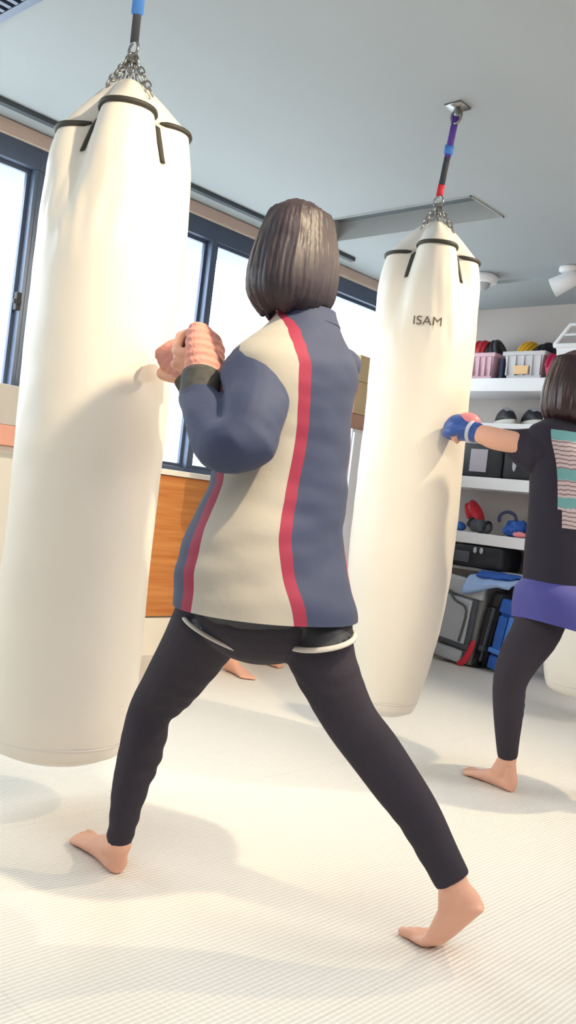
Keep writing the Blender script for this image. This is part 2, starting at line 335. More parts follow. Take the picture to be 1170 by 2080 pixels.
# ------------------------------------------------------------------ hanging bags
def link_chain(bm, p0, p1, n, r=.0026, L=None):
    p0, p1 = V(p0), V(p1); d = (p1-p0); seg = d.length/n; d.normalize(); x = d.orthogonal().normalized(); y = d.cross(x)
    for i in range(n):
        c = p0+d*seg*(i+.5); s = x if i % 2 else y; hl = seg*.62; hw = seg*.36
        tube(bm, [c+d*hl*math.cos(t)+s*hw*math.sin(t) for t in (k*2*PI/10 for k in range(10))], r, n=6, sub=1, closed=True)
def bag(axis_bottom, axis_top, R0, anchor, label, round_bottom, yaw, strap, text=None, rows=150, seed=0., drops=(0, .02, .02, .03), apexh=.2):
    """bag standing along axis_bottom->axis_top (rim height)"""
    ab, at_ = V(axis_bottom), V(axis_top); ax = (at_-ab); Hb = ax.length; ax.normalize()
    root = empty('punching_bag', ab, label, 'punching bag')
    ex = V((math.cos(yaw), math.sin(yaw), 0)); ex = (ex-ax*ex.dot(ax)).normalized(); ey = ax.cross(ex)
    creases = [PI/4+k*PI/2 for k in range(4)]
    def prof(z):
        t = z/Hb
        r = R0*(1+.012*math.sin(t*9+seed))
        if z < round_bottom:
            u = 1-z/round_bottom; r *= (1-(.46 if round_bottom > .3 else .16)*u**1.8)
        if z < .035: r -= .035*(1-math.sqrt(max(0, 1-(1-z/.035)**2)))
        zt = Hb-z
        if zt < .36: r *= 1-.07*(1-zt/.36)**1.3
        if zt < .13: r *= 1-.09*(1-zt/.13)**1.4
        return r
    def lob(th, z):
        zt = max(0, Hb-z); g = max(0, 1-zt/.34)**1.2
        m_ = 0
        for c in creases:
            d = (th-c+PI) % (2*PI)-PI; w = .20+.10*g
            m_ = max(m_, math.exp(-(d/w)**2))
        return 1-.33*g*m_+.05*g*math.cos(4*th)
    def zoff(th, z):
        u = max(0, min(1, (z-Hb+.3)/.3)); g = 0; wsum = 0
        for k, c in enumerate((0, PI/2, PI, 3*PI/2)):
            d = (th-c+PI) % (2*PI)-PI; w_ = max(0, math.cos(d))**6; g += w_*drops[k]; wsum += w_
        return g/wsum*u*u if wsum else 0
    def pt(th, z, dr=0., k=1.):
        r = (prof(min(z, Hb))*lob(th, z)+dr)*k; z = z-zoff(th, z)
        return ab+ax*z+r*(ex*math.cos(th)+ey*math.sin(th))
    nc = 128; bm = B(); rs = []
    for i in range(rows+1):
        z = Hb*(i/rows)**.92 if i else 0; row = []
        for j in range(nc):
            th = 2*PI*j/nc; p = pt(th, z); w = .0035*n3(p, 4.5, seed)+.0016*n3(p, 14, seed+3)
            wr = .0035*math.exp(-((Hb-z-.22)/.16)**2)*n3((math.cos(th)*3, math.sin(th)*3, z*3), 2.3, seed)
            row.append(pt(th, z, w+wr*1.5))
        rs.append(row)
    rings(bm, rs); obj('bag_cover', bm, 'vinyl', root)
    # gathered cap rising to the ring
    bm = B(); rs = []
    for t in [k/14 for k in range(15)]:
        row = []
        for j in range(nc):
            th = 2*PI*j/nc; r = prof(Hb)*lob(th, Hb)*(1-t)**.85*(1-.06*math.sin(t*PI))+.028*t
            row.append(ab+ax*(Hb+.004-zoff(th, Hb)*(1-t)+.115*t**.9+.006*math.cos(8*th)*t*(1-t)*4)+(r+.001)*(ex*math.cos(th)+ey*math.sin(th)))
        rs.append(row)
    rings(bm, rs); obj('bag_cap', bm, 'vinyl_cap', root)
    # dark piping over each lobe and a dark tab down each fold
    for k in range(4):
        c = k*PI/2; bm = B(); tube(bm, [pt(c+a, Hb+.002, .003) for a in [(-.66+1.32*q/18) for q in range(19)]], [.004]+[.0075]*17+[.004], n=8, sub=1)
        obj('piping', bm, 'piping', root)
        c = creases[k]; bm = B(); rs = []
        for q in range(9):
            z = Hb-.012-.10*q/8; tw = .085-.035*q/8
            rs.append([pt(c-tw*1.1, z, .003), pt(c-tw*.5, z, .008), pt(c+tw*.5, z, .008), pt(c+tw*1.1, z, .003), pt(c, z, -.006)])
        rings(bm, rs); obj('strap_tab', bm, 'piping', root)
    bm = B(); rs = [[pt(2*PI*j/nc, z, d) for j in range(nc)] for z, d in ((.05, .0), (.052, .0018), (.056, .0018), (.058, 0.))]
    rings(bm, rs, cap=False); obj('bottom_seam', bm, 'vinyl_cap', root)
    apex = ab+ax*(Hb+apexh)
    for k in range(4):
        a = k*PI/2+PI/4; st = ab+ax*(Hb+.075)+.085*(ex*math.cos(a)+ey*math.sin(a)); bm = B(); link_chain(bm, st, apex, 6); obj('chain', bm, 'chain', root)
    for k in range(4):
        a = k*PI/2; st = ab+ax*(Hb+.105)+.05*(ex*math.cos(a)+ey*math.sin(a)); bm = B(); link_chain(bm, st, apex, 4); obj('chain', bm, 'chain', root)
    bm = B(); tube(bm, [apex+V((.02*math.cos(t*PI/6), 0, .02*math.sin(t*PI/6)))+V((0, 0, .012)) for t in range(12)], .004, n=8, sub=1, closed=True); obj('top_ring', bm, 'chain', root)
    # strap up to the ceiling anchor
    anc = V(anchor); s0 = apex+V((0, 0, .03)); d = anc-s0; L_ = d.length; u = d.normalized()
    for t0, t1, w, m in strap:
        bm = B(); a, b = s0+u*L_*t0, s0+u*L_*t1
        tube(bm, [a, b], w, n=10, sub=1, round_=False, flat=.35, side=RT.cross(u)); obj('hanging_strap', bm, m, root)
    bm = B(); tube(bm, [anc+V((.022*math.cos(t*PI/6), 0, -.02+.026*math.sin(t*PI/6))) for t in range(12)], .005, n=8, sub=1, closed=True)
    tube(bm, [V((anc.x, anc.y, H)), V((anc.x, anc.y, H-.03))], .012, sub=1, n=12); box(bm, anc.x-.035, anc.x+.035, anc.y-.035, anc.y+.035, H-.008, H)
    obj('ceiling_eye', bm, 'chain', root)
    if text:
        cu = bpy.data.curves.new('t', 'FONT'); cu.body = text; cu.size = .044; cu.align_x = 'CENTER'; to = bpy.data.objects.new('t', cu); COL.objects.link(to)
        dg = bpy.context.evaluated_depsgraph_get(); dg.update(); me = bpy.data.meshes.new_from_object(to.evaluated_get(dg)); bpy.data.objects.remove(to)
        b2 = B(); b2.from_mesh(me); bmesh.ops.triangulate(b2, faces=b2.faces[:])
        zt = Hb-.30; tc = rad(-5)
        for v in b2.verts:
            th = tc+v.co.x*1.0/(R0*.9); z = zt+v.co.y*1.0; v.co = pt(th, z, .005)
        me2 = bpy.data.meshes.new('lettering'); b2.to_mesh(me2); b2.free(); me2.materials.clear(); link('lettering', me2, 'ink', root, False)
    return root
def yaw_to_cam(p): return math.atan2(-p[1], -p[0])
b1b, b1t = W(116, 1520, 2.45), W(256, 240, 2.45)
b1b.z = .13; b1t.z = 1.835
bag(b1b, b1t, .197, W(298, -157, 2.46).xy.to_3d()+V((0, 0, H-.02)), 'huge off-white hanging punching bag on the left, nearest and largest', .14, yaw_to_cam(b1b)+rad(2),
    [(0, 1, .012, 'darkweb'), (.25, .95, .017, 'blueweb')], seed=1.3, drops=(0, .0, .02, .045))
b2b, b2t = W(780, 1448, 3.35), W(881, 503, 3.35); b2t.z = 1.855
bag(b2b, b2t, .19, V((-1.933, 2.736, H-.02)), 'off-white hanging punching bag on the right, marked with small letters near its top', .55, yaw_to_cam(b2b)+rad(7),
    [(0, .14, .013, 'redweb'), (.14, .5, .012, 'darkweb'), (.46, 1, .013, 'purple'), (.5, .6, .018, 'blueweb')], text='ISAM', seed=4.1, drops=(0, .02, .02, .02), apexh=.19)
b3b = W(1186, 1412, 4.36); b3t = V((b3b.x, b3b.y, 1.85))
bag(b3b, b3t, .2, V((b3b.x, b3b.y, H-.02)), 'off-white punching bag at the right edge, mostly hidden behind the person in violet', .14, yaw_to_cam(b3b),
    [(0, 1, .012, 'darkweb')], seed=7.7)

# ------------------------------------------------------------------ people
def head(bm, c, f, s=1.):
    """skull, jaw, nose, ears at c (centre of the head) facing f"""
    f = V(f).normalized(); l = UP.cross(f); ax = (l, f, UP)
    ell(bm, c+UP*.025*s-f*.008*s, .074*s, .092*s, .088*s, ax)
    ell(bm, c-UP*.03*s+f*.018*s, .06*s, .07*s, .078*s, ax)
    ell(bm, c-UP*.088*s+f*.062*s, .024*s, .022*s, .02*s, ax)
    tube(bm, [c+UP*.012*s+f*.082*s, c-UP*.012*s+f*.096*s, c-UP*.028*s+f*.104*s], [.007*s, .009*s, .012*s], n=10)
    for q in (-1, 1):
        ell(bm, c-UP*.03*s+f*.092*s+l*q*.011*s, .008*s, .009*s, .007*s, ax, 10, 8)
        ell(bm, c+UP*.016*s+f*.076*s+l*q*.03*s, .022*s, .012*s, .008*s, ax, 10, 8)
        ell(bm, c-UP*.025*s+f*.062*s+l*q*.036*s, .022*s, .02*s, .022*s, ax, 12, 8)
        ell(bm, c-UP*.012*s-f*.006*s+l*q*.075*s, .009*s, .018*s, .03*s, (l, f, UP), 12, 8)
def face_bits(root, c, f, s=1.):
    f = V(f).normalized(); l = UP.cross(f); ax = (l, f, UP)
    for q in (-1, 1):
        bm = B(); ell(bm, c+UP*.0*s+f*.079*s+l*q*.03*s, .013*s, .009*s, .007*s, ax, 14, 10); obj('eye', bm, 'eye', root)
    bm = B(); ell(bm, c-UP*.055*s+f*.086*s, .022*s, .007*s, .0045*s, ax, 16, 8); ell(bm, c-UP*.062*s+f*.085*s, .019*s, .008*s, .005*s, ax, 16, 8); obj('lips', bm, 'lip', root)
def hairdo(c, f, s, drop, m, root, width=.088, name='hair'):
    f = V(f).normalized(); l = UP.cross(f); ax = (l, f, UP); bm = B()
    ell(bm, c+UP*.018*s-f*.014*s, width*s, .106*s, .098*s, ax, 28, 20)
    # curtain at the back and both sides, open at the face
    for k in range(15):
        a = rad(-118+236*k/14); d = -f*math.cos(a)*.082+l*math.sin(a)*(width-.012)
        top = c+d*s*.8+UP*.07*s-f*.008; mid = c+d*s*1.04-UP*.02*s-f*.012*s; low = c+d*s*1.06-UP*(drop*.7)*s-f*.016*s
        tip = c+d*s*(.86 if abs(a) > 1.3 else .8)-UP*(drop+.006*math.sin(k*2.3))*s-f*.018*s
        tube(bm, [top, mid, low, tip], [.024*s, .03*s, .028*s, .011*s], n=12)
    for k in range(6):
        a = rad(-60+24*k); tube(bm, [c-f*.02*s+UP*.05*s, c-f*(.05*math.cos(a)+.015)*s+l*.04*math.sin(a)*s-UP*.03*s, c-f*(.05*math.cos(a)+.015)*s+l*.045*math.sin(a)*s-UP*(drop-.025)*s], [.04*s, .045*s, .03*s], n=12)
    def push(p, n):
        q = p-c; a = math.atan2(q.dot(l), -q.dot(f)); return .0008*math.sin(a*60+5*n3(p, 12))+.0025*noise.noise(V((a*9, 0, p.z*3)))
    me = fuse(bm, .0042, 4, push); return link(name, me, m, root)
def hand_frame(u, n):
    u = V(u).normalized(); n = (V(n)-u*u.dot(V(n))).normalized(); return u, n, u.cross(n)
def fist(bm, w, u, n, s=1., hand=1):
    """closed hand: wrist w, forearm direction u, palm normal n, thumb on the +v*hand side; five separate bent fingers"""
    u, n, v = hand_frame(u, n); v = v*hand; w = V(w)
    rs = []
    for t, hw, ht in ((-.01, .024, .019), (.015, .029, .019), (.045, .038, .018), (.075, .041, .016), (.088, .038, .012)):
        rs.append([w+u*t*s+v*.0*s+(v*hw*math.cos(a*PI/8)+n*ht*math.sin(a*PI/8))*s for a in range(16)])
    rings(bm, rs)
    for i, (off, L, r) in enumerate(((.029, .041, .0098), (.0098, .045, .0103), (-.0098, .042, .0098), (-.028, .034, .0087))):
        K = w+u*(.084-.003*abs(i-1))*s+v*off*s; a = K+(u*.012+n*.006)*s; b = K+(u*.010+n*L)*s; c = K+(-u*.022+n*(L+.004))*s; d = K+(-u*.030+n*(L-.02))*s
        tube(bm, [K-u*.015*s, a, b], [r*s*1.05, r*s*1.08, r*s], n=10, sub=1); tube(bm, [b, c], [r*s, r*s*.92], n=10, sub=1); tube(bm, [c, d], [r*s*.92, r*s*.8], n=10, sub=1)
    tube(bm, [w+u*.022*s+v*.026*s, w+u*.048*s+v*.044*s+n*.02*s, w+u*.066*s+v*.036*s+n*.046*s, w+u*.062*s+v*.006*s+n*.060*s], [.014*s, .0125*s, .0115*s, .0095*s], n=10, sub=3)
def foot(bm, heel, fdir, s=1., bend=0., mir=1, ankle=None):
    """sole from heel (world, on or above the ground) along fdir; bend>0 raises the heel about the ball"""
    f = V(fdir).normalized(); sd = UP.cross(f)*mir; h = V(heel)
    # profile: distance from heel, half width, height, side offset
    P = [(-.004, .010, .022, 0), (.004, .026, .046, 0), (.03, .030, .066, 0), (.06, .029, .070, 0), (.095, .030, .058, .001), (.13, .037, .042, .004), (.165, .043, .030, .004), (.19, .041, .022, .003), (.205, .034, .017, .002)]
    ball = .165; ca, sa = math.cos(bend), math.sin(bend)
    if bend: base = h  # h is then the ball point on the ground
    def path(d):
        if not bend: return h+f*d*s, UP
        if d >= ball: return h+f*(d-ball)*s, UP
        k = ball-d; q = min(1, k/.04); c_, s_ = math.cos(bend*q), math.sin(bend*q)
        k0 = .02*min(1, k/.04); return h+(-f*ca+UP*sa)*(k-k0)*s-f*k0*s, (UP*c_+f*s_).normalized()
    rs = []
    for d, hw, ht, off in P:
        p, n = path(d); c = p+n*ht*.5*s+sd*off*s
        rs.append([c+(sd*hw*math.cos(a)*1.0+n*ht*.5*math.sin(a))*s for a in (k*PI/10 for k in range(20))])
    rings(bm, rs)
    for off, L, r in ((.027, .226, .0115), (.0085, .224, .0085), (-.0065, .216, .008), (-.020, .206, .0075), (-.032, .194, .007)):
        p0, _ = path(.17); p1, _ = path(L*.92); p2, _ = path(L)
        tube(bm, [p0+sd*off*s*.95+UP*.012*s, p1+sd*off*s+UP*.012*s, p2+sd*off*s+UP*.009*s], [r*s, r*s, r*.95*s], n=10, sub=1)
    if ankle is not None:
        a, n1 = path(.035); b, n2 = path(.07)
        tube(bm, [V(ankle), a*.5+b*.5+n1*.045*s], [.030*s, .031*s], n=14, sub=1)
        p, n = path(.012); tube(bm, [V(ankle)-f*.006, p+n*.03*s], [.021*s, .024*s], n=12, sub=1)
        p, n = path(.085); tube(bm, [V(ankle)+f*.012, p+n*.035*s], [.022*s, .022*s], n=12, sub=1)
def wchain(lst): return [W(a, b, c) for a, b, c, _ in lst], [r for *_, r in lst]
def limb(bm, lst, n=18, dr=0., sub=4, round_=True):
    P, R_ = wchain(lst); tube(bm, P, [r+dr for r in R_], n=n, sub=sub, round_=round_)
def frame(psi):
    f = V((-math.cos(psi), math.sin(psi), 0)); return f, V((-math.sin(psi), -math.cos(psi), 0))
def torso_rings(secs, psi, rows, cols, shrink=0., disp=None, rim=None):
    f, l = frame(psi); S = resample([(W(a, b, c), A, Bx) for a, b, c, A, Bx in secs], rows); rs = []
    for i, (c, A, Bx) in enumerate(S):
        row = []
        for j in range(cols):
            th = 2*PI*j/cols; n = (-f*math.cos(th)+l*math.sin(th)); p = c-f*math.cos(th)*(Bx-shrink)+l*math.sin(th)*(A-shrink)
            if disp: p = p+n*disp(p, th, i/(rows-1))
            if rim: p = p+UP*rim(th, i/(rows-1))
            row.append(p)
        rs.append(row)
    return rs

# ---- main boxer, navy jacket
PJ = W(560, 1790, 1.95); PJ.z = 0
p1 = empty('person', PJ, 'person in navy and beige jacket with red piping, punching the large left bag', 'person')
psi1 = rad(-5)
T1 = [(547, 1243, 1.95, .228, .182), (546, 1215, 1.95, .225, .180), (540, 1160, 1.95, .213, .168), (541, 1085, 1.95, .193, .154), (562, 1000, 1.95, .170, .134), (577, 900, 1.95, .162, .128),
      (584, 810, 1.95, .17, .13), (600, 748, 1.95, .170, .122), (612, 710, 1.95, .138, .10), (620, 680, 1.95, .100, .082), (625, 655, 1.96, .078, .068), (628, 636, 1.96, .064, .060)]
LA = [(505, 752, 1.85, .062), (503, 830, 1.80, .068), (484, 905, 1.74, .058), (440, 870, 1.80, .050), (412, 815, 1.88, .043)]
LA = [(508, 756, 1.865, .060), (520, 815, 1.81, .066), (497, 890, 1.75, .064), (450, 900, 1.77, .058), (425, 850, 1.83, .052), (404, 812, 1.89, .043)]
RA = [(684, 752, 2.06, .055), (640, 800, 2.18, .056), (570, 835, 2.28, .053), (480, 812, 2.28, .048), (405, 790, 2.25, .038)]
FL = [(428, 1262, 1.99, .082), (392, 1322, 2.03, .073), (345, 1392, 2.07, .062), (306, 1445, 2.09, .049), (287, 1522, 2.06, .048), (264, 1600, 2.03, .038), (252, 1662, 2.02, .030), (241, 1712, 2.02, .0255)]
BL = [(636, 1262, 1.93, .083), (652, 1330, 1.92, .070), (683, 1405, 1.91, .060), (716, 1468, 1.90, .054), (759, 1525, 1.88, .053), (806, 1592, 1.85, .049), (850, 1655, 1.83, .043), (892, 1735, 1.81, .037), (920, 1788, 1.80, .034)]
hc = W(604, 520, 1.97); hf = (fw*math.cos(rad(16))+RT*math.sin(rad(16))).normalized()
wl, wr = W(408, 778, 1.91), W(392, 776, 2.25)
ul = (W(420, 690, 1.97)-wl).normalized(); ur = (W(360, 715, 2.27)-wr).normalized()
bm = B(); head(bm, hc-UP*.005, hf, 1.0)
tube(bm, [W(626, 690, 1.96), hc-UP*.06-hf*.025], [.055, .048], n=16, sub=1)
rings(bm, torso_rings([(a, b, c, A*.86, Bx*.8) for a, b, c, A, Bx in T1[1:-2]], psi1, 20, 28))
for a in (LA, RA): limb(bm, a, dr=-.010)
tube(bm, [W(404, 812, 1.89), wl], [.031, .026], sub=1); tube(bm, [W(415, 800, 2.27), wr], [.031, .026], sub=1)
for a in (FL, BL): limb(bm, a, dr=-.004)
ell(bm, W(534, 1255, 1.95), .12, .14, .09)
nl = (-hf*.2-RT*.8+fw*.3); nr = V((-.2, -.6, -.3))
fist(bm, wl, ul, -RT*.8+fw*.5, 1.3, -1); fist(bm, wr, ur, -RT*.3+fw*.9, 1.2, 1)
hl = V((-1.585, 1.295, 0)); hd = V((-1.80, 1.335, 0))-hl
foot(bm, hl, hd, .98, ankle=W(242, 1715, 2.02), mir=-1)
ball = V((-.972, 1.645, 0)); foot(bm, ball, V((-1, .06, 0)), .98, bend=rad(52), ankle=W(922, 1792, 1.80), mir=1)
link('body', fuse(bm, .0042, 3), 'skin', p1)
face_bits(p1, hc-UP*.005, hf)
h = hairdo(hc, hf, .98, .132, 'hair', p1, .078)
# jacket body
def fold1(p, th, t):
    return .010*n3(p, 5, 2)+.004*n3((p.x, p.y, p.z*2.4), 10, 5)+.006*math.sin(p.z*30+th*2)*max(0, .5-t)*1.2
rows, cols = 230, 300
def lut(tab, x):
    for (a, va), (b, vb) in zip(tab, tab[1:]):
        if x <= b: return va+(vb-va)*max(0, (x-a)/(b-a))
    return tab[-1][1]
ROWPY = [r[0] for r in resample([(float(s_[1]),) for s_ in T1], rows)]
SB = [(630, 112), (645, 108), (656, 98), (672, 76), (690, 62), (720, 50), (760, 42), (820, 38), (900, 37), (1000, 39), (1080, 38), (1180, 34), (1270, 31)]
f_j, l_j = frame(psi1); SJ = resample([(W(a, b, c), A, Bx) for a, b, c, A, Bx in T1], rows); rs = []; CM = None
for i, (c, A, Bx) in enumerate(SJ):
    py = ROWPY[i]; ra = lut([(636, 1.), (745, 1.35), (900, 1.27), (1260, 1.24)], py); w = lut([(636, 9), (745, 5.4), (900, 5.5), (1260, 4.4)], py); angs = []; mats = []; sf = lut([(636, 124), (720, 120), (900, 110), (1000, 98), (1100, 95), (1260, 99)], py)
    for sgn, add in ((1, 0), (-1, 11)):
        sb = min(lut(SB, py)+add, sf-2.2*w); br = [0, sb-w, sb+w, sf-w, sf+w, 180]; half = []; hm = []
        for (a, b), n_, m_ in zip(zip(br, br[1:]), (38, 8, 54, 8, 42), (0, 2, 1, 2, 0)):
            for k in range(n_): half.append(a+(b-a)*k/n_); hm.append(m_)
        if sgn > 0: angs += half; mats += hm
        else: angs += [360-x for x in (half[1:]+[180])[::-1]]; mats += hm[::-1]
    CM = mats; row = []
    for al in angs:
        al = math.radians(al); th = math.atan2(math.sin(al)/ra, math.cos(al))
        n = (-f_j*math.cos(th)+l_j*math.sin(th)); p = c-f_j*math.cos(th)*Bx+l_j*math.sin(th)*A
        row.append(p+n*fold1(p, th, i/(rows-1)))
    rs.append(row)
bm = B(); rings(bm, rs, cap=False); bm.faces.ensure_lookup_table(); bm.faces.index_update()
for f_ in bm.faces: f_.material_index = CM[f_.index % cols]
jb = obj('jacket_body', bm, ['navy', 'beige', 'red'], p1)
bm = B(); rings(bm, torso_rings([(626, 660, 1.96, .076, .069), (629, 642, 1.96, .062, .060), (630, 630, 1.96, .058, .056)], psi1, 12, 60, 0), cap=False)
co = obj('collar', bm, 'navy', p1); sm = co.modifiers.new('s', 'SOLIDIFY'); sm.thickness = .004
def fold2(p, n): return .0045*n3(p, 11, 9)+.003*math.sin(p.z*60+p.x*25+3*n3(p, 6))
for a, e in ((LA, 0), (RA, 1)):
    bm = B(); limb(bm, a); link('sleeve', fuse(bm, .005, 3, fold2), 'navy', p1)
    P, R_ = wchain(a); bm = B(); d = (P[-1]-P[-2]).normalized(); tube(bm, [P[-1]-d*.012, P[-1]+d*.016], [R_[-1]*1.0, R_[-1]*.92], n=20, sub=1, round_=True); obj('cuff', bm, 'navy', p1)
# wraps over palm, knuckles and wrist
def wraps(w, u, n, s, hand):
    u, n, v = hand_frame(u, n); bm = B(); rs = []
    for t, hw, ht in ((-.03, .029, .026), (-.01, .029, .026), (.015, .034, .027), (.045, .043, .0265), (.07, .047, .026), (.092, .045, .024), (.098, .036, .016)):
        rs.append([w+u*t*s+(v*hw*math.cos(a*PI/12)+n*ht*math.sin(a*PI/12))*s for a in range(24)])
    rings(bm, resample([tuple(r) for r in rs], 34))
    me = fuse(bm, .003, 2, lambda p, n_: .0012*math.sin((p-w).dot(u+v*.35)*330)); return me
for (w, u, n, s, q) in ((wl, ul, -RT*.8+fw*.5, 1.3, -1), (wr, ur, -RT*.3+fw*.9, 1.2, 1)):
    link('hand_wrap', wraps(w, u, n, s, q), 'wrap', p1)
    bm = B(); tube(bm, [w-u*.045, w-u*.02, w+u*.016], [.039, .042, .0435], n=24, sub=3, round_=False); o = obj('wrist_strap', bm, 'strap_dark', p1); o['label'] = 'dark patterned wrist strap'
# leggings
bm = B()
for a in (FL, BL): limb(bm, a, n=22, dr=.003, round_='start')
ell(bm, W(534, 1245, 1.95), .14, .155, .11)
def fold3(p, n): return .0016*math.sin(p.z*150+6*n3(p, 8))*max(0, n3(p, 5, 4))*2
link('leggings', fuse(bm, .0048, 3, fold3), 'legging', p1)
# shorts
def shorts(root, legs, pelvis, m, trim, tr=.006):
    bm = B(); rings(bm, torso_rings(pelvis, psi1, 10, 30))
    for top, c, A, Bv in legs:
        A, Bv = V(A), V(Bv); S = []
        for k in range(8):
            t = k/7; s = .80+.20*t; cc = V(top).lerp(V(c), t); S.append([cc+(A*math.cos(2*PI*j/28)+Bv*math.sin(2*PI*j/28))*s for j in range(28)])
        rings(bm, S)
    link('shorts', fuse(bm, .005, 3, lambda p, n: .004*n3(p, 14, 6)+.003*math.sin(p.z*90+5*n3(p, 7))), m, root)
    for top, c, A, Bv in legs:
        bm = B(); tube(bm, [V(c)+(V(A)*math.cos(2*PI*j/48)+V(Bv)*math.sin(2*PI*j/48))*1.01 for j in range(48)], tr, n=8, sub=1, closed=True, flat=.6); obj('shorts_trim', bm, trim, root)
lc = W(456, 1288, 1.97); la = W(536, 1326, 1.97)-lc; rc = W(651, 1296, 1.92); ra = W(721, 1289, 1.92)-rc
shorts(p1, [(W(500, 1235, 1.97), lc, la, fw*.125-UP*.0), (W(625, 1235, 1.93), rc, ra, fw*.095+UP*.010)],
       [(545, 1288, 1.95, .09, .08), (545, 1262, 1.95, .165, .125), (545, 1205, 1.95, .165, .125)], 'shorts', 'trim')

# ---- girl on the right, charcoal shirt
PG = W(1040, 1608, 3.05); PG.z = 0
p2 = empty('person', PG, 'person in charcoal shirt with teal striped print, wearing a blue glove', 'person')
psi2 = rad(14)
T2 = [(1154, 1196, 3.05, .165, .135), (1155, 1120, 3.05, .158, .13), (1157, 1040, 3.05, .152, .12), (1158, 960, 3.05, .158, .12), (1152, 905, 3.05, .168, .115), (1150, 878, 3.05, .15, .10), (1150, 862, 3.05, .10, .08), (1152, 850, 3.05, .065, .06)]
LA2 = [(1098, 912, 3.00, .070), (1062, 902, 3.04, .056), (1014, 892, 3.08, .038)]
FA2 = [(1055, 900, 3.02, .036), (1010, 892, 3.05, .038), (985, 884, 3.07, .034), (960, 876, 3.09, .026)]
RA2 = [(1205, 905, 3.12, .055), (1215, 960, 3.22, .045), (1175, 950, 3.32, .036)]
RF2 = [(1215, 960, 3.22, .036), (1175, 945, 3.32, .03), (1150, 900, 3.38, .026)]
LL2 = [(1112, 1205, 3.02, .088), (1090, 1280, 3.00, .078), (1056, 1335, 2.98, .066), (1036, 1385, 2.98, .053), (1033, 1440, 3.00, .048), (1031, 1495, 3.02, .038), (1031, 1536, 3.04, .0305)]
RL2 = [(1195, 1205, 3.08, .088), (1235, 1290, 3.02, .074), (1275, 1385, 2.96, .054), (1305, 1470, 2.98, .048), (1330, 1560, 3.00, .030)]
hc2 = W(1166, 783, 3.05); hf2 = (V((-1, .35, 0))).normalized()
bm = B(); head(bm, hc2-UP*.005, hf2, .98); tube(bm, [W(1150, 872, 3.05), hc2-UP*.06-hf2*.02], [.05, .044], n=16, sub=1)
rings(bm, torso_rings([(a, b, c, A*.86, Bx*.82) for a, b, c, A, Bx in T2[:-1]], psi2, 18, 26))
for a in (LA2, RA2): limb(bm, a, dr=-.012)
for a in (FA2, RF2): limb(bm, a)
for a in (LL2, RL2): limb(bm, a, dr=-.004)
ell(bm, W(1150, 1200, 3.04), .11, .13, .08)
wg = W(965, 877, 3.09); ug = (W(930, 866, 3.14)-wg).normalized(); wg2 = W(1150, 900, 3.38); ug2 = (W(1130, 855, 3.42)-wg2).normalized()
fist(bm, wg, ug, V((0, 0, -1)), .86, 1); fist(bm, wg2, ug2, fw, .86, 1)
foot(bm, V((-1.432, 2.818, 0)), V((-1.66, 2.86, 0))-V((-1.43, 2.815, 0)), .98, ankle=W(1032, 1540, 3.04), mir=-1)
an2 = W(1330, 1562, 3.00); foot(bm, V((an2.x+.02, an2.y, .0)), V((-1, .2, 0)), .98, ankle=an2, mir=1)
link('body', fuse(bm, .0045, 3), 'skin', p2); face_bits(p2, hc2-UP*.005, hf2, .98)
hairdo(hc2, hf2, 1.02, .132, 'hair2', p2, .088)
bm = B(); f2 = lambda p, th, t: .010*n3(p, 5, 12)+.005*n3((p.x, p.y, p.z*.7), 9, 15)
rings(bm, torso_rings(T2, psi2, 90, 120, 0, f2), cap=False); sh = obj('shirt_body', bm, 'tee', p2)
bm = B(); limb(bm, LA2, n=22, round_='start'); limb(bm, [(1090, 935, 3.02, .05), (1060, 918, 3.05, .044), (1026, 902, 3.08, .028)], n=16); link('sleeve', fuse(bm, .005, 3, fold2), 'tee', p2)
bm = B(); limb(bm, RA2, n=22); link('sleeve', fuse(bm, .006, 3, fold2), 'tee', p2)
# print on the back: bars of teal and thin wavy stripes
S = resample([(W(a, b, c), A, Bx, float(b)) for a, b, c, A, Bx in T2], 700); fb, lb = frame(psi2)
S = [s for s in S if 884 <= s[3] <= 1076]; bm = B(); vr = []; NC = 90
for c, A, Bx, py in S:
    row = []
    lo, hi = rad(-52), rad(60)
    if py > 1040: hi = rad(54)
    for j in range(NC+1):
        th = lo+(hi-lo)*j/NC; p = c-fb*math.cos(th)*Bx+lb*math.sin(th)*A; n = (-fb*math.cos(th)+lb*math.sin(th))
        th2 = th % (2*PI); row.append(bm.verts.new(p+n*(f2(p, th, 0)+.0022)))
    vr.append(row)
bars = [(884, 905, 'teal'), (960, 982, 'teal'), (1016, 1036, 'teal')]
for i in range(len(vr)-1):
    for j in range(NC):
        py = S[i][3]+.7*math.sin(j*.35+S[i][3]*.05)+.5*math.sin(j*.9); k = None
        if any(a <= py <= b for a, b, _ in bars): k = 0
        elif (py*.118) % 1 < .3: k = 2
        else: k = 1
        f_ = bm.faces.new((vr[i][j], vr[i][j+1], vr[i+1][j+1], vr[i+1][j])); f_.material_index = k
o = obj('shirt_print', bm, ['teal', 'stripe_a', 'stripe_b'], p2); o['label'] = 'teal bars and thin striped print on the back of the shirt'
